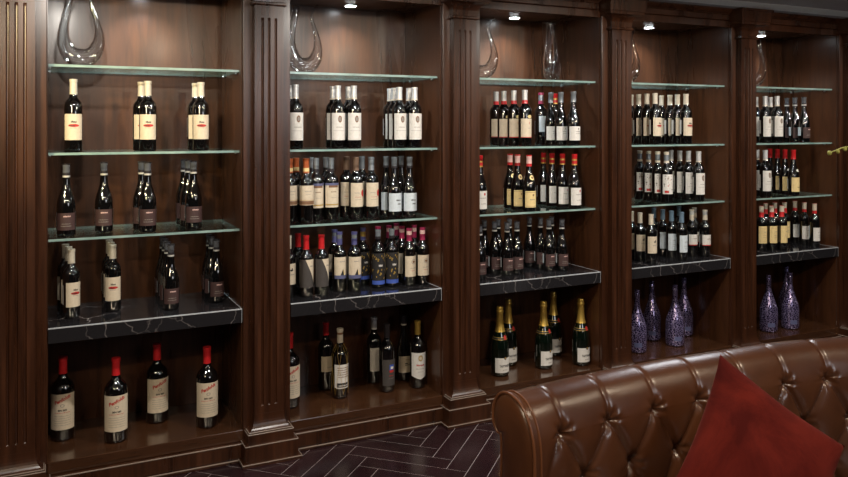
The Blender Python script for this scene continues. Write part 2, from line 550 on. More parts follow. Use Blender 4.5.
def mesh_cap(shape, z0, mat, bands=()):
    """capsule from z0 to the mouth, with coloured bands (z fraction0, fraction1, material)"""
    b = MB(); H = SHAPES[shape][0]; n = 22; zs = [z0]
    marks = sorted({z0, H - .013, H + .0008} | {z0 + f * (H - z0) for bd in bands for f in bd[:2]} | {z for z, r in SHAPES[shape][1] if z0 < z < H - .001})
    def matat(z):
        f = (z - z0) / (H - z0)
        for a, c, mm in bands:
            if a <= f <= c: return mm
        return mat
    rows = [[(0, 0, 0)]]
    rings = []
    for z in marks:
        r = prof_r(shape, min(z, H - .002)) + .0007
        rings.append([(r * math.cos(2 * PI * k / n), r * math.sin(2 * PI * k / n), z) for k in range(n)])
    vr = [[b.bm.verts.new(p) for p in rr] for rr in rings]
    for i in range(len(vr) - 1):
        mm = matat((marks[i] + marks[i + 1]) / 2)
        for k in range(n):
            b.face([vr[i][k], vr[i][(k + 1) % n], vr[i + 1][(k + 1) % n], vr[i + 1][k]], mm, True)
    b.face(vr[-1], mat)
    return b.build('capsule', sharp=50)


def L_rect(b, shape, a0, a1, z0, z1, m, eps, na=None, nz=None):
    na = na or max(2, int(abs(a1 - a0) / .16) + 1); nz = nz or max(1, int((z1 - z0) / .012))
    b.grid([[wrap(shape, a0 + (a1 - a0) * i / na, z0 + (z1 - z0) * j / nz, eps) for i in range(na + 1)] for j in range(nz + 1)], m, True)


def L_disc(b, shape, a, z, rw, rh, m, eps, n=16, a_is_len=True):
    ra = rw / max(.01, prof_r(shape, z))
    c = b.bm.verts.new(wrap(shape, a, z, eps))
    v1 = [b.bm.verts.new(wrap(shape, a + ra * .5 * math.cos(2 * PI * k / n), z + rh * .5 * math.sin(2 * PI * k / n), eps)) for k in range(n)]
    v2 = [b.bm.verts.new(wrap(shape, a + ra * math.cos(2 * PI * k / n), z + rh * math.sin(2 * PI * k / n), eps)) for k in range(n)]
    for k in range(n):
        b.face([c, v1[k], v1[(k + 1) % n]], m, True); b.face([v1[k], v2[k], v2[(k + 1) % n], v1[(k + 1) % n]], m, True)


def L_tri(b, shape, p, q, r, m, eps, n=7):
    V = {}
    for i in range(n + 1):
        for j in range(n + 1 - i):
            k = n - i - j
            V[i, j] = b.bm.verts.new(wrap(shape, (p[0] * i + q[0] * j + r[0] * k) / n, (p[1] * i + q[1] * j + r[1] * k) / n, eps))
    for i in range(n):
        for j in range(n - i):
            b.face([V[i, j], V[i + 1, j], V[i, j + 1]], m, True)
            if i + j < n - 1: b.face([V[i + 1, j], V[i + 1, j + 1], V[i, j + 1]], m, True)


def L_text(b, shape, txt, a, z, size, m, eps, shear=0, tilt=0):
    cu = bpy.data.curves.new('lettering', 'FONT'); cu.body = txt; cu.size = size; cu.align_x = 'CENTER'; cu.align_y = 'CENTER'
    cu.shear = shear; cu.offset = size * .03; cu.resolution_u = 2
    o = bpy.data.objects.new('lettering', cu); me = bpy.data.meshes.new_from_object(o)
    ct, st = math.cos(tilt), math.sin(tilt); vs = []
    for v in me.vertices:
        x, y = v.co.x * ct - v.co.y * st, v.co.x * st + v.co.y * ct
        vs.append(b.bm.verts.new(wrap(shape, a + x / prof_r(shape, z), z + y, eps)))
    for p in me.polygons: b.face([vs[i] for i in p.vertices], m)
    bpy.data.objects.remove(o); bpy.data.curves.remove(cu); bpy.data.meshes.remove(me)


def L_marks(b, shape, a, z, w, h, m, eps, seed):
    """a line of small print too fine to read"""
    rd = random.Random(seed); x = a - w / 2
    while x < a + w / 2:
        s = rd.uniform(.03, .09); L_rect(b, shape, x, min(x + s, a + w / 2), z, z + h * rd.uniform(.6, 1), m, eps, 1, 1); x += s + rd.uniform(.015, .035)


CREAM = plain('cream_label_paper', (.66, .56, .42), .6); WHITE = plain('white_label_paper', (.72, .69, .64), .6)
BLUEW = plain('cool_white_label_paper', (.60, .66, .70), .55); YELL = plain('yellow_label_paper', (.78, .60, .28), .6)
MAROON = plain('maroon_label_paper', (.058, .028, .026), .6); BLACKP = plain('black_label_ink', (.02, .018, .018), .5)
REDI = plain('red_label_ink', (.50, .03, .025), .5); BROWNI = plain('brown_label_ink', (.20, .10, .05), .6)
GREYI = plain('grey_label_ink', (.28, .25, .22), .6); BLUEI = plain('blue_label_ink', (.05, .10, .42), .5)
NAVY = plain('slate_blue_label_ink', (.10, .11, .22), .6); GOLDI = plain('gold_label_ink', (.65, .42, .10), .35, metal=.6)
DARKL = plain('charcoal_label_paper', (.06, .052, .048), .6); PINKT = plain('pale_pink_label_ink', (.85, .55, .5), .5)
C_CREAM = plain('cream_capsule_foil', (.62, .55, .44), .35); C_WHITE = plain('silver_white_capsule_foil', (.70, .70, .70), .25, metal=.35)
C_RED = plain('red_capsule_foil', (.55, .018, .022), .3, coat=.3); C_ORANGE = plain('copper_orange_capsule_foil', (.50, .12, .04), .3, metal=.3)
C_DARK = plain('dark_capsule_foil', (.035, .03, .035), .3, metal=.3); C_SILVER = plain('grey_silver_capsule_foil', (.38, .42, .46), .25, metal=.6)
C_SHINE = plain('painted_capsule_shine', (.34, .36, .40), .15, metal=.7)  # band colour stands in for bright highlights on the dark capsule
C_BLUE = plain('blue_grey_capsule_foil', (.20, .30, .40), .3, metal=.4); C_BROWN = plain('brown_capsule_foil', (.20, .12, .08), .35)
C_VIOLET = plain('violet_capsule_foil', (.12, .12, .30), .3, metal=.3); C_MAG = plain('magenta_capsule_foil', (.36, .03, .09), .3, coat=.3)
C_GOLD = plain('gold_foil', (.78, .52, .12), .32, metal=.75); C_BAND = plain('pale_capsule_band', (.5, .48, .44), .35)

# kind: shape, glass, capsule start, capsule material, bands, front label (z0,z1,half angle,material), decor, back label, plural wording, short wording


def d_red_mark(b, s, e):
    L_marks(b, s, .05, .118, .6, .008, BLACKP, e, 1); L_disc(b, s, .05, .108, .021, .0055, REDI, e); L_rect(b, s, -.42, .2, .1055, .1085, BLACKP, e + .0003); L_marks(b, s, -.0, .098, .7, .002, GREYI, e, 2)


def d_dark_pink(b, s, e):
    L_marks(b, s, .1, .092, .75, .006, PINKT, e, 3); L_marks(b, s, .0, .064, 1.0, .003, GREYI, e, 4); L_marks(b, s, .0, .055, 1.1, .003, GREYI, e, 5)


def d_crest(b, s, e):
    L_disc(b, s, .1, .130, .0095, .0125, BROWNI, e); L_disc(b, s, .1, .130, .006, .008, GREYI, e + .0003); L_marks(b, s, .05, .100, 1.0, .0028, GREYI, e, 6); L_rect(b, s, -.8, .8, .088, .0888, GREYI, e)


def d_brown_band(b, s, e):
    L_rect(b, s, -1.25, 1.25, .062, .076, BROWNI, e); L_rect(b, s, -1.25, 1.25, .078, .0795, GOLDI, e); L_marks(b, s, .0, .112, .9, .003, GREYI, e, 7); L_marks(b, s, 0, .1, .6, .002, GREYI, e, 8)


def d_ornate(b, s, e):
    L_rect(b, s, -1.25, 1.25, .135, .143, NAVY, e); L_rect(b, s, -.7, .7, .127, .135, BROWNI, e); L_marks(b, s, 0, .110, .8, .004, BROWNI, e, 9); L_marks(b, s, 0, .09, .7, .002, GREYI, e, 10); L_rect(b, s, -1.2, 1.2, .063, .067, GOLDI, e)


def d_seal(b, s, e):
    L_disc(b, s, .72, .108, .0125, .0135, REDI, e); L_marks(b, s, -.25, .108, .7, .003, GREYI, e, 11); L_marks(b, s, -.1, .092, .9, .002, REDI, e, 12); L_marks(b, s, -.1, .082, .9, .002, GREYI, e, 13)


def d_script(b, s, e):
    L_marks(b, s, .25, .085, .7, .007, DARKL, e, 14); L_marks(b, s, .35, .071, .5, .006, DARKL, e, 15)


def d_diagonal(b, s, e):
    L_tri(b, s, (1.25, .142), (-.25, .142), (1.25, .062), CREAM, e); L_tri(b, s, (-.25, .142), (-1.2, .142), (-.1, .128), DARKL, e + .0002)
    L_marks(b, s, .7, .118, .5, .005, GREYI, e + .0003, 16)


def d_mountain(b, s, e):
    L_rect(b, s, -1.25, 1.25, .060, .073, NAVY, e); L_tri(b, s, (-.3, .073), (.5, .073), (.12, .097), BLACKP, e); L_tri(b, s, (.12, .097), (.5, .073), (.25, .073), YELL, e + .0003); L_marks(b, s, 0, .122, .8, .004, GREYI, e, 17)


def d_gilt(b, s, e):
    L_rect(b, s, -1.3, 1.3, .040, .054, BLUEI, e); L_marks(b, s, .1, .105, .6, .008, WHITE, e, 18)
    rd = random.Random(3)
    for i in range(34):
        L_disc(b, s, rd.uniform(-1.2, 1.2), rd.choice([rd.uniform(.06, .095), rd.uniform(.122, .150)]), rd.uniform(.002, .0045), rd.uniform(.0015, .004), GOLDI, e, 8)


def d_oval(b, s, e):
    L_disc(b, s, .15, .122, .013, .010, GREYI, e); L_disc(b, s, .15, .122, .011, .008, CREAM, e + .0003); L_disc(b, s, .15, .122, .008, .005, BROWNI, e + .0006); L_marks(b, s, .1, .095, .9, .003, GREYI, e, 19); L_marks(b, s, .1, .085, .6, .002, REDI, e, 20)


def d_bull(b, s, e):
    L_rect(b, s, -1.2, 1.2, .048, .0515, REDI, e); L_tri(b, s, (.15, .122), (.3, .122), (.22, .108), REDI, e); L_marks(b, s, .2, .092, .6, .003, GREYI, e, 21)
    L_disc(NECK[0], s, .3, .158, .015, .009, YELL, .0004)


def d_white_burg(b, s, e):
    L_disc(b, s, .2, .093, .004, .005, GREYI, e); L_marks(b, s, .2, .078, .9, .004, GREYI, e, 22); L_marks(b, s, .2, .068, .8, .003, GREYI, e, 23)


def d_yellow(b, s, e):
    L_rect(b, s, -1.1, 1.1, .113, .1142, BROWNI, e); L_rect(b, s, -1.1, 1.1, .0425, .0437, BROWNI, e); L_marks(b, s, .0, .075, .8, .005, GREYI, e, 24); L_disc(b, s, .1, .10, .005, .005, BROWNI, e)
    L_disc(NECK[0], s, .15, .178, .0145, .0135, YELL, .0006); L_disc(NECK[0], s, .15, .178, .007, .0065, BROWNI, .0010)


def d_red_stamp(b, s, e):
    L_disc(b, s, .35, .108, .0055, .006, REDI, e); L_marks(b, s, .2, .090, 1.1, .004, GREYI, e, 25); L_marks(b, s, .2, .066, .9, .003, GREYI, e, 26)


def d_patchwork(b, s, e):
    rd = random.Random(5)
    for i in range(26):
        a = rd.uniform(-1.15, 1.1); z = rd.uniform(.065, .142); L_rect(b, s, a, a + rd.uniform(.06, .2), z, z + rd.uniform(.002, .006), rd.choice([REDI, BLACKP, BROWNI, GREYI, GREYI]), e, 1, 1)
    L_rect(b, s, -.9, -.2, .060, .072, REDI, e); L_rect(b, s, .3, .9, .074, .077, BLACKP, e)


def d_small_black(b, s, e):
    L_disc(b, s, .1, .122, .008, .004, BLACKP, e); L_disc(b, s, .2, .128, .004, .003, BLACKP, e); L_marks(b, s, .1, .102, .8, .005, GREYI, e, 27)


def d_plain_lines(b, s, e):
    L_marks(b, s, .1, .115, .8, .004, GREYI, e, 28); L_marks(b, s, .1, .095, 1.0, .002, GREYI, e, 29); L_marks(b, s, .1, .085, 1.0, .002, GREYI, e, 30)


def d_red_foot(b, s, e):
    L_rect(b, s, -1.2, 1.2, .068, .073, REDI, e); L_marks(b, s, .1, .105, .9, .004, BROWNI, e, 31)


def d_neck_white(b, s, e):
    L_disc(NECK[0], s, .3, .165, .018, .009, WHITE, .0006); L_disc(NECK[0], s, .6, .167, .006, .005, REDI, .0010); L_disc(b, s, .5, .10, .004, .006, BROWNI, e); L_marks(b, s, .2, .062, .8, .004, BLACKP, e, 32)


def d_signature(b, s, e):
    L_text(b, s, 'Penfolds', .02, .176, .0205, REDI, e, .35, .42); L_disc(b, s, .05, .152, .0085, .0065, GREYI, e); L_disc(b, s, .05, .152, .006, .0042, CREAM, e + .0003)
    L_text(b, s, 'BIN 389', .05, .132, .0105, BLACKP, e); L_marks(b, s, .05, .121, 1.3, .003, REDI, e, 33)
    for i in range(5): L_marks(b, s, .05, .107 - i * .0095, 1.4, .0022, GREYI, e, 34 + i)


def d_wire(b, s, e):
    L_rect(b, s, -.95, .85, .052, .085, WHITE, .0006); L_rect(b, s, -.8, .7, .058, .079, BLACKP, .0012)
    for i in range(5): L_marks(b, s, 0, .150 - i * .011, 1.5, .005, BROWNI, e, 40 + i)
    L_marks(b, s, 0, .063, 1.2, .008, WHITE, .0016, 46)


def d_eagle(b, s, e):
    L_disc(b, s, .8, .145, .010, .013, YELL, e); L_marks(b, s, .5, .105, .9, .008, BLACKP, e, 47); L_marks(b, s, .4, .088, .8, .003, GREYI, e, 48)


def d_colour_patch(b, s, e):
    L_rect(b, s, -.05, .55, .112, .140, BLUEI, e); L_rect(b, s, -.05, .55, .101, .113, REDI, e + .0002); L_rect(b, s, .1, .5, .118, .13, WHITE, e + .0003)
    L_marks(b, s, .2, .083, .6, .004, REDI, e, 49); L_marks(b, s, .2, .07, .7, .003, GREYI, e, 50)


def d_sketch(b, s, e):
    L_marks(b, s, .2, .082, 1.0, .006, BLACKP, e, 51); L_disc(b, s, -.1, .092, .009, .003, BLACKP, e); L_marks(b, s, .1, .11, .7, .004, BROWNI, e, 52)


def d_shield(b, s, e):
    L_tri(b, s, (-1.05, .063), (1.05, .063), (.1, .048), WHITE, .0004, 9)
    L_disc(b, s, .1, .155, .012, .015, GOLDI, e); L_disc(b, s, .1, .155, .008, .010, CREAM, e + .0003)
    L_text(b, s, 'Marqués', .1, .120, .0125, REDI, e); L_marks(b, s, .1, .1, 1.2, .003, GREYI, e, 53); L_marks(b, s, .1, .085, .8, .002, GREYI, e, 54)


def d_champ(b, s, e):
    L_text(b, s, 'TAITTINGER', .12, .052, .0112, BLACKP, e); L_marks(b, s, .12, .036, .6, .003, GREYI, e, 55)
    L_disc(b, s, .12, .084, .0075, .0075, MAROON, e); L_disc(b, s, .12, .084, .004, .004, GOLDI, e + .0004)
    L_disc(NECK[0], s, .3, .205, .009, .012, REDI, .0022); L_rect(NECK[0], s, -3.1, 3.1, .196, .204, BLACKP, .0015, 24); L_rect(NECK[0], s, -3.1, 3.1, .2045, .2065, GOLDI, .0018, 24); L_rect(NECK[0], s, -3.1, 3.1, .1935, .1955, GOLDI, .0018, 24)


def d_purple(b, s, e):
    L_rect(b, s, -.95, -.15, .036, .062, NAVY, e)


K = {}
NECK = [None]
def kind(code, shape, glass, capz, capm, bands, lab, decor, back, words, one, segs=None): K[code] = dict(shape=shape, glass=glass, capz=capz, capm=capm, bands=bands, lab=lab, decor=decor, back=back, words=words, one=one)


kind('A', 'bordeaux', G_BLACK, .238, C_CREAM, [], (.055, .150, 1.15, CREAM), d_red_mark, (.06, .145, 1.55, WHITE), 'red-marked cream-label bottles', 'cream capsule and a red mark')
kind('B', 'burgundy', G_BLACK, .243, C_DARK, [(0, .14, C_BAND), (.35, .92, C_SHINE)], (.040, .108, 1.15, MAROON), d_dark_pink, (.045, .10, 1.6, BLUEW), 'maroon-label burgundy bottles', '')
kind('D', 'bordeaux', G_BLACK, .236, C_WHITE, [(0, .12, C_CREAM)], (.055, .152, 1.15, WHITE), d_crest, (.06, .145, 1.5, WHITE), 'crest-label silver-capped bottles', '')
kind('E', 'bordeaux', G_BLACK, .234, C_ORANGE, [(.1, .35, YELL)], (.060, .135, 1.25, CREAM), d_brown_band, (.07, .13, 1.1, CREAM), 'orange-capped bottles', '')
kind('F', 'bordeaux', G_BLACK, .236, C_SILVER, [(.0, .2, C_DARK)], (.055, .143, 1.25, CREAM), d_ornate, (.06, .145, 1.25, WHITE), 'ornate-label grey-capped bottles', '')
kind('G', 'bordeaux', G_BLACK, .236, C_SILVER, [], (.055, .148, 1.2, CREAM), d_seal, (.06, .145, 1.25, WHITE), 'red-seal-label bottles', '')
kind('G2', 'bordeaux', G_BLACK, .236, C_BROWN, [], (.055, .148, 1.2, CREAM), d_seal, (.06, .145, 1.25, CREAM), 'brown-capped red-seal bottles', '')
kind('H', 'burgundy', G_BLACK, .243, C_SILVER, [(0, .2, C_DARK)], (.045, .115, 1.2, BLUEW), d_script, (.045, .11, 1.2, BLUEW), 'white-label burgundy bottles', '')
kind('I', 'bordeaux', G_BLACK, .232, C_RED, [], (.050, .142, 1.25, DARKL), d_diagonal, (.06, .14, 1.1, CREAM), 'red-capped diagonal-label bottles', '')
kind('J', 'bordeaux', G_BLACK, .236, C_VIOLET, [(.5, .8, C_SILVER)], (.060, .140, 1.25, CREAM), d_mountain, (.06, .14, 1.1, WHITE), 'violet-capped mountain-label bottles', '')
kind('K', 'bordeaux', G_BLACK, .236, C_VIOLET, [(.3, .7, GOLDI)], (.040, .150, 1.3, BLACKP), d_gilt, (.06, .14, 1.1, BLUEW), 'violet-capped gilt-label bottles', '')
kind('L', 'bordeaux', G_BLACK, .252, C_SILVER, [(0, .3, C_DARK)], (.040, .152, 1.3, BLACKP), d_gilt, (.06, .14, 1.1, CREAM), 'black-and-gold-label bottles', '')
kind('M', 'bordeaux', G_BLACK, .234, C_MAG, [(.5, .8, PINKT)], (.062, .145, 1.2, CREAM), d_oval, (.065, .14, 1.2, BLUEW), 'magenta-capped bottles', '')
kind('N', 'bordeaux', G_BLACK, .228, C_WHITE, [(0, .26, C_RED)], (.048, .138, 1.2, CREAM), d_bull, (.06, .14, 1.1, CREAM), 'red-banded white-capped bottles', '')
kind('Y', 'bordeaux', G_BLACK, .236, C_MAG, [(.3, .8, C_SILVER)], (.070, .155, 1.0, BLUEW), d_plain_lines, (.06, .14, 1.1, BLUEW), 'red-and-silver-capped bottles', '')
kind('Hw', 'burgundy', G_BLACK, .240, C_SILVER, [], (.035, .105, 1.25, WHITE), d_white_burg, (.045, .10, 1.2, BLUEW), 'silver-capped burgundy bottles', '')
kind('O', 'burgundy', G_BLACK, .238, C_RED, [(.25, .9, PINKT)], (.038, .120, 1.15, YELL), d_yellow, (.045, .11, 1.2, CREAM), 'yellow-label burgundy bottles', '')
kind('P', 'burgundy', G_BLACK, .238, C_RED, [(0, .12, GOLDI), (.4, .55, GOLDI)], (.045, .122, 1.15, WHITE), d_red_stamp, (.045, .11, 1.2, BLUEW), 'red-capped burgundy bottles', '')
kind('Z', 'burgundy', G_BLACK, .238, C_RED, [], (.040, .115, 1.2, YELL), d_neck_white, (.045, .11, 1.2, WHITE), 'white-necked red-capped bottles', '')
kind('Rr', 'bordeaux', G_BLACK, .236, C_CREAM, [(.2, .75, C_SILVER)], (.055, .150, 1.25, WHITE), d_patchwork, (.06, .145, 1.2, WHITE), 'patchwork-label bottles', '')
kind('S', 'bordeaux', G_BLACK, .236, C_CREAM, [], (.062, .150, 1.2, CREAM), d_small_black, (.06, .145, 1.2, CREAM), 'cream-capped black-motif bottles', '')
kind('T', 'bordeaux', G_BLACK, .236, C_BLUE, [], (.065, .150, 1.2, BLUEW), d_plain_lines, (.06, .145, 1.2, BLUEW), 'blue-capped bottles', '')
kind('U', 'bordeaux', G_BLACK, .236, C_CREAM, [(.5, .9, C_WHITE)], (.068, .130, 1.2, WHITE), d_red_foot, (.06, .13, 1.2, BLUEW), 'red-footed-label bottles', '')
kind('W', 'bordeaux', G_BLACK, .226, C_RED, [(.45, 1, C_CREAM)], (.050, .150, 1.2, YELL), d_plain_lines, (.06, .145, 1.2, CREAM), 'yellow-label red-capped bottles', '')
kind('X', 'bordeaux', G_BLACK, .232, C_RED, [(.3, 1, C_CREAM)], (.062, .145, 1.2, WHITE), d_plain_lines, (.06, .145, 1.2, BLUEW), 'white-label red-banded bottles', '')
kind('C', 'magnum', G_BLACK, .276, C_RED, [], (.050, .200, 1.2, CREAM), d_signature, (.06, .18, 1.0, WHITE), 'large red-capped bottles', '')
kind('C2', 'tall', G_BLACK, .272, C_RED, [], (.095, .172, 1.1, CREAM), d_plain_lines, (.06, .15, 1.0, WHITE), 'small-label red-capped bottles', '')
kind('Cw', 'tall', G_BLACK, .268, C_CREAM, [(.6, .75, BROWNI)], (.055, .168, 1.15, WHITE), d_wire, None, 'cream-capped wire-netted bottles', '')
kind('Ce', 'tall', G_BLACK, .274, C_WHITE, [], (.065, .185, 1.15, WHITE), d_eagle, (.06, .15, 1.0, WHITE), 'silver-capped white-label bottles', '')
kind('Cd', 'tall', G_BLACK, .268, C_DARK, [], (.035, .165, .95, DARKL), d_colour_patch, (.06, .15, 1.0, DARKL), 'charcoal-label bottles', '')
kind('Ch', 'flute', G_BLACK, .285, C_DARK, [(0, .15, C_BAND)], (.045, .130, 1.2, CREAM), d_sketch, (.06, .12, 1.0, CREAM), 'slender cream-label bottles', '')
kind('Cs', 'tall', G_BLACK, .268, C_GOLD, [], (.063, .182, 1.15, WHITE), d_shield, (.06, .15, 1.0, WHITE), 'gold-capped shield-label bottles', '')
kind('Q', 'champagne', G_GREEN, .232, C_GOLD, [], (.026, .084, 1.05, WHITE), d_champ, (.03, .08, 1.0, WHITE), 'gold-foiled champagne bottles', '')
kind('V', 'wide', PURPLE, .30, PURPLE, [], None, d_purple, None, 'purple patterned bottles', '')

PLACE = {'A': (.050, .157), 'D': (.041, .170), 'E': (.085, .176), 'F': (.064, .180), 'G': (.060, .176), 'G2': (.060, .176), 'H': (.029, .119), 'I': (.046, .184), 'J': (.066, .176),
         'L': (.018, .180), 'K': (.03, .175), 'M': (.048, .157), 'B': (.029, .099), 'N': (.046, .147), 'Hw': (.029, .106), 'Y': (.075, .165), 'O': (.020, .107), 'P': (.019, .114), 'Rr': (.054, .169),
         'S': (.062, .165), 'T': (.050, .157), 'U': (.072, .142), 'W': (.050, .166), 'X': (.041, .134), 'Z': (.027, .120), 'Q': (.022, .100)}
PROTO = {}


def make_bottle(code):
    k = K[code]; s = k['shape']
    root = empty('champagne_bottle' if s in ('champagne', 'wide') else 'wine_bottle', (0, 0, 0))
    mesh_body(s, k['glass'], 'glass_body').parent = root
    mesh_cap(s, k['capz'], k['capm'], k['bands']).parent = root
    NECK[0] = MB()
    if k['lab']:
        z0, z1, h, m = k['lab']; b = MB(); nz = max(2, int((z1 - z0) / .009))
        keep = NECK[0]; NECK[0] = MB()
        if code in PLACE: ZM[0] = (z0, z1) + PLACE[code]
        L_rect(b, s, -h, h, z0, z1, m, .0004); k['decor'](b, s, .0009); b.build('front_label', root); ZM[0] = None
        NECK[0].bm.free(); NECK[0] = keep; k['decor'](MB(), s, .0009)
    else:
        b = MB(); k['decor'](b, s, .0005); b.build('front_label', root)
    if len(NECK[0].bm.verts): NECK[0].build('neck_label', root)
    if k['back']:
        z0, z1, h, m = k['back']; b = MB(); L_rect(b, s, PI - h, PI + h, z0, z1, m, .0004)
        for i in range(3): L_marks(b, s, PI, z0 + .02 + i * .012, 1.2, .003, GREYI, .0009, 60 + i)
        b.build('back_label', root)
    if code == 'Cw':
        b = MB()
        for q in range(6):
            a0 = q * PI / 3
            for sg in (-1, 1):
                pts = [wrap(s, a0 + sg * t * .9, .02 + .24 * t, .0016) for t in [i / 10 for i in range(11)]]
                b.tube(pts, .0006, GOLDI, 5)
        b.build('wire_net', root)
    return root


SHELFN = {'G2': ('middle glass shelf', Z_G2, 1.0), 'G3': ('lowest glass shelf', Z_G3, 1.0), 'M': ('marble shelf', Z_M, .945), 'Bt': ('bottom board', Z_B, 1.0)}
DATA = {
    (1, 'G2'): [('A', 73.4, .12), ('A', 147.9, .12), ('A', 141.3, .21), ('A', 200.9, .12), ('A', 195.4, .21)],
    (1, 'G3'): [('B', 66.2, .115), ('B', 104, .20), ('B', 147.5, .12), ('B', 141.6, .21), ('B', 193.6, .15), ('B', 188.3, .24), ('B', 184, .33)],
    (1, 'M'): [('A', 71.4, .17, 28), ('A', 68.6, .25), ('A', 65.5, .33), ('A', 112.9, .22), ('A', 111, .30), ('A', 109.3, .38),
               ('B', 171, .14), ('B', 167.5, .225), ('B', 165, .31), ('B', 162.6, .393), ('B', 216.4, .2), ('B', 211.5, .285), ('B', 209, .37)],
    (1, 'Bt'): [('C', 63, .248), ('C', 116, .128), ('C', 157, .276), ('C', 207, .125)],
    (2, 'G2'): [('D', 295.5, .12), ('D', 289.5, .20), ('D', 352.6, .10), ('D', 347.4, .185), ('D', 339, .12), ('D', 334, .205),
                ('D', 413.4, .10), ('D', 408, .185), ('D', 400.5, .12), ('D', 395.3, .205), ('D', 390, .29)],
    (2, 'G3'): [('E', 301.7, .126), ('E', 296, .21), ('E', 288, .14), ('F', 330.5, .17), ('F', 326, .255), ('F', 316.5, .17), ('F', 311.5, .255),
                ('G', 369.6, .16), ('G2', 356.5, .18), ('G2', 347.5, .24), ('G', 362, .27), ('H', 408.9, .15), ('H', 394.5, .17), ('H', 386.5, .24), ('H', 401.3, .27)],
    (2, 'M'): [('I', 320.6, .12), ('I', 307, .13), ('I', 298, .22), ('S', 281, .16), ('J', 353.2, .15), ('J', 340.4, .17), ('J', 334.7, .26), ('K', 363, .27),
               ('L', 378, .17, -6), ('L', 391.7, .17, -6), ('M', 379, .28), ('M', 389.4, .29), ('M', 409.2, .15), ('M', 422.8, .15), ('M', 401.7, .25), ('M', 414.5, .25), ('M', 396.4, .36)],
    (2, 'Bt'): [('C', 288.5, .19), ('C2', 326, .35), ('Cw', 340, .204), ('Ce', 374, .34, 18), ('Cd', 387, .186), ('Ch', 403.7, .31), ('Cs', 417.6, .171)],
    (3, 'G2'): [('N', 524.8, .098), ('N', 513.8, .177), ('N', 503.8, .26), ('N', 496, .35), ('Y', 541, .345), ('Hw', 551, .26), ('Hw', 561, .179), ('Hw', 573.5, .098), ('P', 558, .375)],
    (3, 'G3'): [('P', 480, .15), ('O', 529, .10), ('O', 517.5, .185), ('O', 510, .27), ('P', 543.4, .345), ('P', 552, .26), ('P', 562.5, .179), ('P', 574.5, .098)],
    (3, 'M'): [('B', 504.9, .17), ('B', 516.2, .17), ('B', 494.7, .22), ('B', 486.8, .27), ('B', 499.5, .3), ('B', 508, .3), ('B', 479.7, .12),
               ('B', 561.2, .14), ('B', 548.9, .17), ('B', 540, .24), ('B', 530.6, .3), ('B', 551.6, .27)],
    (3, 'Bt'): [('Q', 499.9, .152), ('Q', 508.3, .287), ('Q', 543.6, .153), ('Q', 553.4, .33), ('Q', 581.7, .112)],
    (4, 'G2'): [('A', 631, .34), ('A', 638.6, .259), ('A', 646.8, .178), ('A', 655, .098), ('A', 661.4, .34), ('A', 670, .259), ('A', 677.5, .178), ('A', 686, .098)],
    (4, 'G3'): [('Rr', 639.9, .34), ('Rr', 648.5, .259), ('Rr', 657.6, .178), ('Rr', 666.5, .098), ('D', 671, .34), ('D', 679.8, .259), ('D', 688.5, .178), ('D', 698.6, .098)],
    (4, 'M'): [('S', 631.5, .27), ('S', 640, .19), ('S', 651, .10), ('T', 654, .35), ('T', 662.7, .26), ('T', 671.5, .18), ('T', 681.6, .10), ('T', 679, .37), ('U', 691.8, .178), ('U', 697.3, .26), ('U', 705, .13)],
    (4, 'Bt'): [('V', 637, .166), ('V', 651.8, .33), ('V', 675, .169), ('V', 684, .32)],
    (5, 'G2'): [('D', 756, .28), ('D', 766, .13), ('D', 770.5, .25), ('D', 777.4, .09), ('B', 787, .25), ('B', 796, .165), ('B', 806.4, .08)],
    (5, 'G3'): [('D', 765.3, .10), ('D', 757, .18), ('Z', 770, .345), ('Z', 777.5, .26), ('Z', 785, .179), ('Z', 793.4, .098)],
    (5, 'M'): [('W', 761.8, .14), ('W', 771.5, .12), ('W', 781.5, .10), ('W', 765.5, .26), ('W', 774.8, .27), ('W', 784.5, .25), ('X', 795, .28), ('X', 804.3, .19), ('X', 814.5, .10)],
    (5, 'Bt'): [('V', 768.5, .146), ('V', 790, .135), ('V', 786.5, .30)],
}
BR = {'bordeaux': .0378, 'burgundy': .0388, 'magnum': .05, 'tall': .0445, 'flute': .041, 'champagne': .053, 'wide': .058}
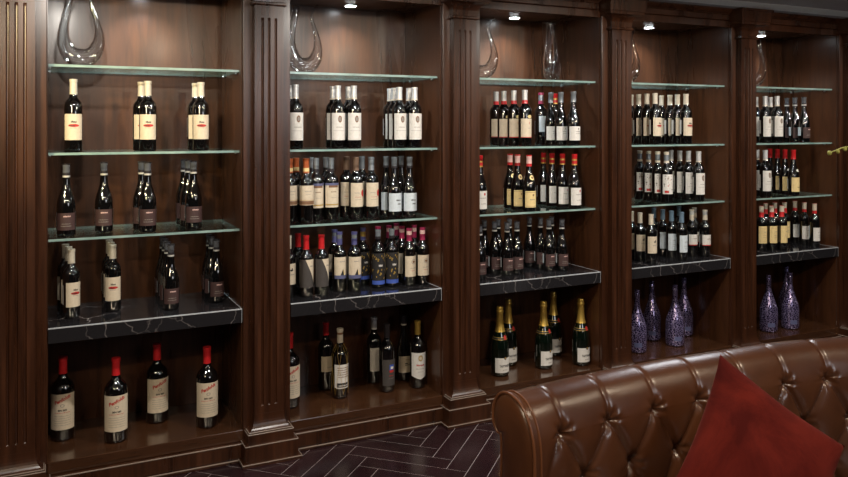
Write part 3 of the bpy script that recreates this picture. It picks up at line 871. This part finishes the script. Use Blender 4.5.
for (bay, sh), items in DATA.items():
    shn, z, sc = SHELFN[sh]
    xa = (bay - 1) * PITCH + HALF; xb = bay * PITCH - HALF
    pts = []
    for it in items:
        code, u, y = it[:3]; pts.append([row_x(u, y), y, BR[K[code]['shape']] * sc])
    for _ in range(3000):                       # bottles stand clear of one another and of the panels
        mv = False
        for i in range(len(pts)):
            for j in range(i):
                a, c = pts[i], pts[j]; dx, dy = a[0] - c[0], a[1] - c[1]; d = math.hypot(dx, dy) or 1e-4; need = a[2] + c[2] + .0006
                if d < need:
                    q = (need - d) / 2 * 1.02; a[0] += dx / d * q; a[1] += dy / d * q; c[0] -= dx / d * q; c[1] -= dy / d * q; mv = True
        for a in pts:
            lo = .062 if sh[0] == 'G' else .012
            a[0] = min(max(a[0], xa + a[2] + .002), xb - a[2] - .002); a[1] = min(max(a[1], lo + a[2] * .9), DEPTH - a[2] - .002)
        if not mv: break
    order = {}
    for i, it in enumerate(items):
        t = math.atan2(pts[i][0] - CX, pts[i][1] - CY); order.setdefault(it[0], []).append((t, i))
    rank = {}
    for code, l in order.items():
        for q, (t, i) in enumerate(sorted(l)): rank[i] = (q, len(l))
    for i, it in enumerate(items):
        code = it[0]; k = K[code]
        if code not in PROTO: o = PROTO[code] = make_bottle(code)
        else: o = copy_tree(PROTO[code])
        o.location = (pts[i][0], pts[i][1], z + (.0009 if sh == 'M' else .0002)); o.scale = (sc, sc, sc)
        o.rotation_euler = (0, 0, R((it[3] if len(it) > 3 else 0) + random.uniform(-9, 9)))
        q, n = rank[i]; one = k['words'][:-1]
        if n == 1: lab = 'the one %s on the %s of the %s bay from left' % (one, shn, ORD[bay - 1])
        elif n == 2: lab = '%s of two %s on %s, %s bay from left' % (('left', 'right')[q], k['words'], shn, ORD[bay - 1])
        else: lab = '%s from left of %d %s on %s, %s bay' % (ORD[q], n, k['words'], shn, ORD[bay - 1])
        tag(o, lab, 'bottle', '%s on the %s of the %s bay' % (k['words'], shn, ORD[bay - 1]))

# ------------------------------------------------------------------ decanters


def decanter_mesh():
    path = [(-.040, .322, .0215), (-.044, .300, .0165), (-.052, .262, .0145), (-.064, .205, .0165), (-.070, .150, .0215), (-.067, .105, .0275), (-.050, .066, .034), (-.026, .046, .039), (0, .0405, .0405),
            (.026, .046, .039), (.050, .066, .034), (.067, .105, .0265), (.070, .150, .0185), (.060, .200, .0120), (.045, .245, .0085), (.038, .280, .0070), (.048, .308, .0064), (.070, .336, .0062)]
    pts = catmull(path, 4)
    b = MB()
    P3 = [(p[0], 0, p[1]) for p in pts]
    outer = tube_rows(P3, [p[2] for p in pts], 26)
    inner = tube_rows(P3, [max(.0028, p[2] - .0024) for p in pts], 26)
    for rows, w_ in ((outer, 0), (inner, 0)):
        pass
    vo = b.grid(outer, CRYSTAL, True, True); vi = b.grid([r[::-1] for r in inner], CRYSTAL, True, True)
    n = 26
    for e in (0, -1):
        for k in range(n):
            kk = (k + 1) % n
            b.face([vo[e][k], vo[e][kk], vi[e][n - 1 - kk], vi[e][n - 1 - k]], CRYSTAL, True)
    return b


def decanter(k, x, y, rz, label, first=[None]):
    if first[0] is None:
        o = decanter_mesh().build('wine_decanter'); first[0] = o
    else:
        o = first[0].copy(); col.objects.link(o)
    o.location = (x, y, Z_G1 + .0003); o.rotation_euler = (0, 0, rz)
    tag(o, label, 'decanter', 'crystal decanters on the top glass shelves')


decanter(0, row_x(81.5, .22), .22, R(0), 'clear U-shaped crystal decanter on the top shelf of the first bay')
decanter(1, row_x(304.5, .20), .20, R(8), 'clear U-shaped crystal decanter on the top shelf of the second bay')
decanter(2, row_x(481, .22), .22, R(-20), 'U-shaped crystal decanter half hidden behind pilaster on top shelf, third bay')
decanter(3, row_x(552, .20), .20, R(36), 'U-shaped crystal decanter seen edge-on, right on top shelf of third bay')
decanter(4, row_x(625.5, .20), .20, R(-12), 'U-shaped crystal decanter peeking past pilaster on top shelf of fourth bay')
decanter(5, row_x(752, .20), .20, R(158), 'U-shaped crystal decanter peeking past pilaster on top shelf of fifth bay')

# ------------------------------------------------------------------ lamps in the bays
m, nt, b = nodes_of('lit_lamp_lens'); b.inputs['Emission Color'].default_value = (.92, .97, 1, 1); b.inputs['Emission Strength'].default_value = 28
n = noise(nt, mapping(nt, (1, 1, 1)), 20); b.inputs['Base Color'].default_value = (.9, .9, .9, 1); LENS = m
sp = None
for k in range(5):
    ox = (k + .5) * PITCH + .02
    if sp is None:
        sp = root = empty('spotlight', (ox, .31, TOP + .0175))
        b_ = MB(); b_.tube([(0, 0, 0), (0, 0, -.004)], .037, STEEL, 24); b_.build('bezel', root)
        b_ = MB(); b_.tube([(0, 0, -.0041), (0, 0, -.006)], .027, LENS, 24); b_.build('lens', root)
    else:
        root = copy_tree(sp); root.location = (ox, .31, TOP + .0175)
    tag(root, 'small lit round spotlight in the ceiling of the %s bay from left' % ORD[k], 'spotlight', 'spotlights in the bays')
    ld = bpy.data.lights.new('bay_lamp', 'SPOT'); ld.energy = 34 if k < 3 else 27; ld.color = (.88, .94, 1); ld.spot_size = R(128); ld.spot_blend = 1; ld.shadow_soft_size = .02
    lo = bpy.data.objects.new('bay_lamp', ld); col.objects.link(lo); lo.location = (ox, .31, TOP + .008)

# ------------------------------------------------------------------ sofa
TOPZ = .79
ctrl = [(.218, 1.927), (.389, 2.04), (.581, 2.15), (.73, 2.225), (.9, 2.30), (1.1, 2.385), (1.31, 2.435), (1.55, 2.465), (1.8, 2.475)]
# densify and parametrise by length
pp_ = catmull(ctrl, 24); P2 = [from_view(a, f).xy for a, f in pp_]
cum = [0]
for i in range(1, len(P2)): cum.append(cum[-1] + (P2[i] - P2[i - 1]).length)
SL = cum[-1]


def at_s(s):
    s = min(max(s, 0), SL - 1e-6); i = 0
    lo_, hi_ = 0, len(cum) - 1
    while hi_ - lo_ > 1:
        mid = (lo_ + hi_) // 2
        if cum[mid] <= s: lo_ = mid
        else: hi_ = mid
    t = (s - cum[lo_]) / (cum[hi_] - cum[lo_]); p = P2[lo_].lerp(P2[hi_], t)
    i0 = max(0, lo_ - 3); i1 = min(len(P2) - 1, hi_ + 3)
    tg = (P2[i1] - P2[i0]).normalized()
    return p, Vector((-tg.y, tg.x))     # normal points to the cabinet


QC = .105   # roll axis measured back from the front face
prof = [(.0, -.50), (.0, -.40), (.0, -.30), (.0, -.22), (.0, -.16), (.001, -.118), (.007, -.082), (.022, -.046), (.046, -.018), (.075, -.004), (.103, -.001), (.128, -.012), (.146, -.034), (.153, -.062), (.149, -.088), (.136, -.106), (.120, -.116), (.120, -.25), (.120, -.50)]
pd = catmull(prof, 14)
pl = [0]
for i in range(1, len(pd)): pl.append(pl[-1] + math.hypot(pd[i][0] - pd[i - 1][0], pd[i][1] - pd[i - 1][1]))
# arc length where z = row 1
def len_at(zz):
    for i in range(len(pd)):
        if pd[i][1] >= zz: return pl[i]
L1 = len_at(-.097); ROW = .128; BP = .1665
top_len = pl[14 * 9]
end_len = pl[14 * 15]
# phase: first button where column u=565 meets the front face
S0 = .103


def sofa_point(s, t, extra=0.0, inset=0.0):
    i = min(int(t), len(pd) - 2); f_ = t - i
    q = pd[i][0] + (pd[i + 1][0] - pd[i][0]) * f_; z = pd[i][1] + (pd[i + 1][1] - pd[i][1]) * f_
    a = pd[max(i - 1, 0)]; c = pd[min(i + 2, len(pd) - 1)]
    tq, tz = c[0] - a[0], c[1] - a[1]; L_ = math.hypot(tq, tz) or 1
    nq, nz = -tz / L_, tq / L_          # outward for this direction of travel
    L = pl[i] + (pl[i + 1] - pl[i]) * f_
    d = 0.0
    if extra is not None:
        fade = min(1, max(0, (s - .035) / .05))
        a1 = (s - S0) / BP
        if L <= L1:
            v = (L1 - L) / (2 * ROW); A, B_ = a1 + v, a1 - v
            ca, cb = abs(A - round(A)) * 2, abs(B_ - round(B_)) * 2
            f1 = 1 - math.exp(-(ca / .13) ** 1.15); f2 = 1 - math.exp(-(cb / .13) ** 1.15)
            g1 = math.sin(PI / 2 * min(1, ca)) ; g2 = math.sin(PI / 2 * min(1, cb))
            k = (L1 - L) / ROW; kk = round(k); off = 0 if kk % 2 == 0 else .5
            ds = abs((a1 + off) - round(a1 + off)) * BP; dd = math.hypot(ds, (k - kk) * ROW)
            d = .0095 * (f1 * f2 - 1) + .010 * ((g1 * g2) ** .6 - 1)
            top_f = max(0, 1 - (L1 - L) / .03)
            d = d * (1 - .35 * top_f)
        else:
            ca = abs(a1 - round(a1)) * 2; h_ = L - L1
            f1 = 1 - math.exp(-(ca / .055) ** 1.3)
            run = max(0, 1 - h_ / max(1e-6, end_len - L1))
            d = .0055 * (f1 - 1) * min(1, run * 2.5)
            g1 = math.sin(PI / 2 * min(1, ca))
            d += .010 * (g1 ** .6 - 1) * math.exp(-(h_ / .05) ** 2) * .65
            dd = math.hypot(abs(a1 - round(a1)) * BP, h_)
        k2 = (L1 - L) / ROW; kk2 = round(k2); o2 = 0 if kk2 % 2 == 0 else .5; da = ((a1 + o2) - round(a1 + o2)) * BP; db = (k2 - kk2) * ROW
        if L < L1 + ROW * .5: d += .0028 * math.cos(7 * math.atan2(db, da) + 2 * kk2 + 3 * round(a1 + o2)) * math.exp(-((dd - .024) / .013) ** 2)
        d -= .017 * math.exp(-(dd / .019) ** 2) + .007 * math.exp(-(dd / .008) ** 2)
        d *= fade
        if L > end_len: d = 0
    q += nq * d; z += nz * d
    p, nrm = at_s(s + 0)
    w = p + nrm * (q - .085)
    return (w.x, w.y, TOPZ + z)


sroot = empty('chesterfield_sofa', (*at_s(SL * .5)[0], 0))
tag(sroot, 'curved brown leather chesterfield sofa with deep-buttoned rolled back, in the foreground', 'sofa')
bpy.context.view_layer.update()
off = Vector(sroot.location)


def rel(p): return (p[0] - off.x, p[1] - off.y, p[2])


b_ = MB(); ns = 330; nt_ = (len(pd) - 1)
tlist = [i * .75 for i in range(int(14 * 16 / .75))] + [14 * 16]
rows = []
for i in range(ns + 1):
    s = SL * i / ns
    rows.append([rel(sofa_point(s, t)) for t in tlist])
b_.grid(rows, LEATHER, True)
back_o = b_.build('tufted_back', sroot)
# end panels (convex leather face) and outer back
for s_, nm in ((0.0, 'end_panel'), (SL, 'end_panel')):
    b_ = MB(); sign = -1 if s_ == 0 else 1
    p, nrm = at_s(s_); tg = Vector((nrm.y, -nrm.x))
    loop = [pd[i] for i in range(0, 14 * 18 + 1, 5)]
    cq, cz = .09, -.12
    rings = []
    for f_, o_ in ((1.0, 0.0), (.96, .004), (.85, .009), (.6, .012), (.3, .013)):
        rg = []
        for q, z in loop:
            zz = max(z, -.5); cz2 = min(-.08, max(zz, -.5)) if zz < -.13 else -.085
            qq = .065 + (q - .065) * f_; z2 = cz2 + (zz - cz2) * f_ if zz > -.13 else zz
            w = p + nrm * (qq - .085) + tg * sign * o_
            rg.append(rel((w.x, w.y, TOPZ + z2)))
        rings.append(rg)
    vr = b_.grid(rings, LEATHER, True)
    b_.face(vr[-1], LEATHER)
    b_.build(nm, sroot)
    b_ = MB()
    pts = []
    for q, z in [pd[i] for i in range(0, 14 * 17 + 1, 3)]:
        w = p + nrm * (q - .085) + tg * sign * .003; pts.append(rel((w.x, w.y, TOPZ + z)))
    # push the cord slightly outward of the profile
    cpts = []
    for k_, (q, z) in enumerate([pd[i] for i in range(0, 14 * 17 + 1, 3)]):
        i = k_ * 3; a = pd[max(i - 1, 0)]; c = pd[min(i + 1, len(pd) - 1)]; L_ = math.hypot(c[0] - a[0], c[1] - a[1]) or 1
        nq, nz = -(c[1] - a[1]) / L_, (c[0] - a[0]) / L_
        w = p + nrm * (q + nq * .002 - .085) + tg * sign * .003; cpts.append(rel((w.x, w.y, TOPZ + z + nz * .002)))
    b_.tube(cpts, .0042, PIPING, 8); b_.build('piping', sroot)
# second cord along the roll just inside the left end
b_ = MB(); cp = []
for i in range(0, 14 * 16, 3):
    p, nrm = at_s(.019); a = pd[max(i - 1, 0)]; c = pd[min(i + 1, len(pd) - 1)]; L_ = math.hypot(c[0] - a[0], c[1] - a[1]) or 1
    q = pd[i][0] - (c[1] - a[1]) / L_ * .001; z = pd[i][1] + (c[0] - a[0]) / L_ * .001
    w = p + nrm * (q - .085); cp.append(rel((w.x, w.y, TOPZ + z)))
b_.tube(cp, .0032, PIPING, 8); b_.build('piping', sroot)
b_ = MB(); rows = []
for i in range(61):
    s = .012 + (SL - .024) * i / 60; p, nrm = at_s(s)
    rows.append([rel((*(p + nrm * (qq - .085)), zz)) for qq, zz in ((.124, TOPZ - .13), (.132, TOPZ - .2), (.132, .09), (.0, .09), (.0, TOPZ - .52))])
b_.grid(rows, SOFA_BACKING, False); b_.face([v for v in b_.bm.verts if v.index == -99] or [], LEATHER) if False else None
b_.build('outer_back', sroot)
# seat base, cushions, feet
b_ = MB(); rows = []
for i in range(61):
    s = SL * i / 60; p, nrm = at_s(s)
    rows.append([rel((*(p + nrm * (qq - .085)), zz)) for qq, zz in ((.0, .09), (-.56, .09), (-.575, .11), (-.575, .27), (-.56, .285), (.0, .285), (.0, .09))])
vr = b_.grid(rows, LEATHER, True); b_.face(vr[0][:-1], LEATHER); b_.face(vr[-1][:-1][::-1], LEATHER)
b_.build('seat_base', sroot)
for c_ in range(3):
    b_ = MB(); s0, s1 = SL * c_ / 3 + .004, SL * (c_ + 1) / 3 - .004; rows = []
    for i in range(25):
        u = i / 24; s = s0 + (s1 - s0) * u; p, nrm = at_s(s); e = 1 - abs(2 * u - 1) ** 8 * .25
        cr = [(-.008, .29), (-.30, .287), (-.57, .29), (-.59, .31), (-.592, .36), (-.57, .395), (-.45, .412), (-.25, .418), (-.08, .412), (-.008, .395)]
        rows.append([rel((*(p + nrm * (qq - .085)), .287 + (zz - .287) * e)) for qq, zz in cr] )
    vr = b_.grid([r + [r[0]] for r in rows], LEATHER, True); b_.face(vr[0][:-1], LEATHER); b_.face(vr[-1][:-1][::-1], LEATHER)
    b_.build('seat_cushion', sroot)
for s in (.08, SL * .5, SL - .08):
    for qq in (.08, -.5):
        p, nrm = at_s(s); w = p + nrm * (qq - .085); b_ = MB()
        b_.tube([rel((w.x, w.y, zz)) for zz in (0, .01, .05, .09)], [.018, .022, .03, .034], W_FRAME, 14); b_.build('leg', sroot)
# buttons
BT = []
for row in range(0, 4):
    L = L1 - row * ROW
    if L < 0.01: break
    ti = next(i for i in range(len(pl)) if pl[i] >= L)
    for j in range(0, 14):
        s = S0 + (j + (.5 if row % 2 else 0)) * BP
        if s > SL - .06: break
        pos = Vector(rel(sofa_point(s, ti))); q0 = Vector(rel(sofa_point(s, ti)))
        p, nrm = at_s(s); nn = Vector((-nrm.x, -nrm.y, .25)).normalized()
        b_ = MB(); t1 = nn.cross(Vector((0, 0, 1))).normalized(); t2 = nn.cross(t1)
        rr = [(.0095, -.004), (.0098, .001), (.0085, .0045), (.005, .0065), (.0012, .0072)]
        rows = [[pos + nn * (h_ + .002) + (t1 * math.cos(2 * PI * k / 14) + t2 * math.sin(2 * PI * k / 14)) * r for k in range(14)] for r, h_ in rr]
        vr = b_.grid(rows, LEATHER, True, True); b_.face(vr[-1], LEATHER, True)
        b_.build('button', sroot)

# ------------------------------------------------------------------ pillow


def view_pt(u, v, fw): return from_view((u - 424) / F * fw, fw, CZ - (v - HOR) / F * fw)


A = view_pt(720, 354, 2.06); Bq = view_pt(845, 446, 2.02)
Cc = view_pt(672, 520, 1.83)
ex = (Bq - A); LX = ex.length; ex.normalize(); ey = (Cc - A); ey -= ex * ey.dot(ex) * .62; LY = LX * 1.0; ey.normalize()
ez = ex.cross(ey).normalized()
if ez.dot(Vector((CX, CY, CZ)) - A) < 0: ez = -ez
b_ = MB(); n_ = 44; H_ = .075
for sgn in (1, -1):
    rows = []
    for i in range(n_ + 1):
        r_ = []
        for j in range(n_ + 1):
            u, v = i / n_ * 2 - 1, j / n_ * 2 - 1
            k1 = (1 - u ** 2) * (1 - v ** 2)
            th = H_ * (max(0, k1) ** .42) * (1 + .05 * math.sin(5 * u + 2 * v) + .03 * math.sin(9 * v - 3 * u))
            pu = u * (1 - .10 * (1 - v * v)) ; pv = v * (1 - .10 * (1 - u * u))
            r_.append(A + ex * (pu + 1) / 2 * LX + ey * (pv + 1) / 2 * LY + ez * th * sgn)
        rows.append(r_)
    b_.grid(rows, VELVET, True)
bmesh.ops.remove_doubles(b_.bm, verts=b_.bm.verts, dist=.0004)
po = b_.build('throw_pillow')
tag(po, 'dark red velvet throw pillow propped on a corner against the leather sofa back', 'pillow')

# ------------------------------------------------------------------ orchid spray at the right edge
STEM = plain('yellow_green_orchid_stem', (.42, .42, .10), .5); LEAF = plain('dark_green_orchid_leaf', (.04, .10, .03), .45); POT = plain('white_glazed_pot', (.7, .7, .68), .2, coat=.5)
base = from_view(2.15, 3.0)
oroot = empty('potted_orchid', base)
tag(oroot, 'arching yellow-green orchid spray with buds reaching in at right edge', 'plant')
b_ = MB(); prf = [(.0, .09), (.02, .10), (.3, .13), (.68, .15), (.7, .152), (.70, .135), (.62, .12)]
rows = [[(r * math.cos(2 * PI * k / 28), r * math.sin(2 * PI * k / 28), z) for k in range(28)] for z, r in prf]
vr = b_.grid(rows, POT, True, True); b_.face(vr[0][::-1], POT); b_.face(vr[-1], LEAF); b_.build('pot', oroot, sharp=40)
tip = [from_view((u - 424) / F * 3.0, 3.0, CZ - (v - HOR) / F * 3.0) - base for u, v in ((862, 149), (853, 147), (845, 147.2), (838, 149.5), (829.5, 153))]
stem = [Vector((0, 0, .6)), Vector((.02, 0, .95)), Vector((0, 0, 1.25)), Vector(tuple(tip[0] * .35 + Vector((0, 0, .93)))), Vector(tuple(tip[0] * .8 + Vector((0, 0, .28))))] + tip
sp_ = catmull([tuple(v) for v in stem], 6)
b_ = MB(); b_.tube(sp_, [.004 - .0018 * i / len(sp_) for i in range(len(sp_))], STEM, 8); b_.build('stem', oroot)
for i, t in enumerate((tip[4], tip[3] + Vector((0, 0, -.008)), tip[2] + Vector((0, 0, -.007)), tip[1] + Vector((0, 0, .008)))):
    r0 = (.0085, .007, .008, .006)[i]; b_ = MB()
    rows = [[Vector(t) + Vector((r0 * math.sin(PI * a / 8) * math.cos(2 * PI * k / 12), r0 * math.sin(PI * a / 8) * math.sin(2 * PI * k / 12), r0 * 1.15 * math.cos(PI * a / 8))) for k in range(12)] for a in range(1, 8)]
    vr = b_.grid(rows, STEM, True, True); b_.face(vr[0], STEM, True); b_.face(vr[-1], STEM, True); b_.build('bud', oroot)
for i in range(5):
    a = i * 1.26; b_ = MB(); rows = []
    for t in range(9):
        f_ = t / 8; w_ = .032 * math.sin(PI * min(1, f_ * .93 + .07)); rr_ = .03 + .2 * f_; zz = .66 + .16 * math.sin(f_ * 2.4)
        c_ = Vector((math.cos(a) * rr_, math.sin(a) * rr_, zz)); sd = Vector((-math.sin(a), math.cos(a), 0))
        rows.append([c_ - sd * w_ + Vector((0, 0, .01)), c_, c_ + sd * w_ + Vector((0, 0, .01)), c_ + Vector((0, 0, .004))])
    b_.grid(rows, LEAF, True, True); b_.build('leaf', oroot)

# ------------------------------------------------------------------ light


def lamp(kind_, loc, energy, color, size=.06, aim=None, spot=None):
    ld = bpy.data.lights.new('room_light', kind_); ld.energy = energy; ld.color = color
    if kind_ == 'AREA': ld.shape = 'DISK'; ld.size = size
    else: ld.shadow_soft_size = size
    if spot: ld.spot_size = R(spot); ld.spot_blend = .6
    o = bpy.data.objects.new('room_light', ld); col.objects.link(o); o.location = loc
    if aim: o.rotation_euler = (Vector(aim) - Vector(loc)).to_track_quat('-Z', 'Y').to_euler()


for x in (0.2, 1.5, 2.8, 4.1, 5.2):
    lamp('SPOT', (x, -1.0, 2.13), 48 if x < 4 else 34, (1, .93, .84), .03, (x, -.2, .7), 130)
for x in (-.4, 1.0, 2.6, 4.2):
    lamp('SPOT', (x, -2.7, 2.13), 33, (1, .82, .60), .04, (x + .2, -.9, .7), 120)
lamp('SPOT', (-.75, -1.5, 2.12), 170, (1, .82, .42), .05, (-.02, 0, 1.8), 44)
lamp('AREA', (-.9, -2.6, 2.05), 14, (1, .82, .55), .5, (.2, 0, 1.5))
lamp('AREA', (2.4, -4.4, 2.05), 20, (.95, .96, 1), 1.2, (2.6, 0, 1.1))
lamp('AREA', (1.4, -.75, 2.14), 9, (.92, .95, 1), .5, (1.4, -1.2, .5))  # added soft light, put in for sheen on the sofa roll
lamp('AREA', (3.2, -.75, 2.14), 9, (.92, .95, 1), .5, (3.0, -1.2, .5))  # second added sheen light, further along the sofa
w = bpy.data.worlds.new('room_ambience'); scene.world = w; w.use_nodes = True
bg = w.node_tree.nodes['Background']; bg.inputs['Color'].default_value = (.55, .58, .66, 1); bg.inputs['Strength'].default_value = .012

vs = scene.view_settings
vs.view_transform = 'Standard'; vs.look = 'None'; vs.gamma = 1; vs.use_curve_mapping = False; vs.exposure = 0.0
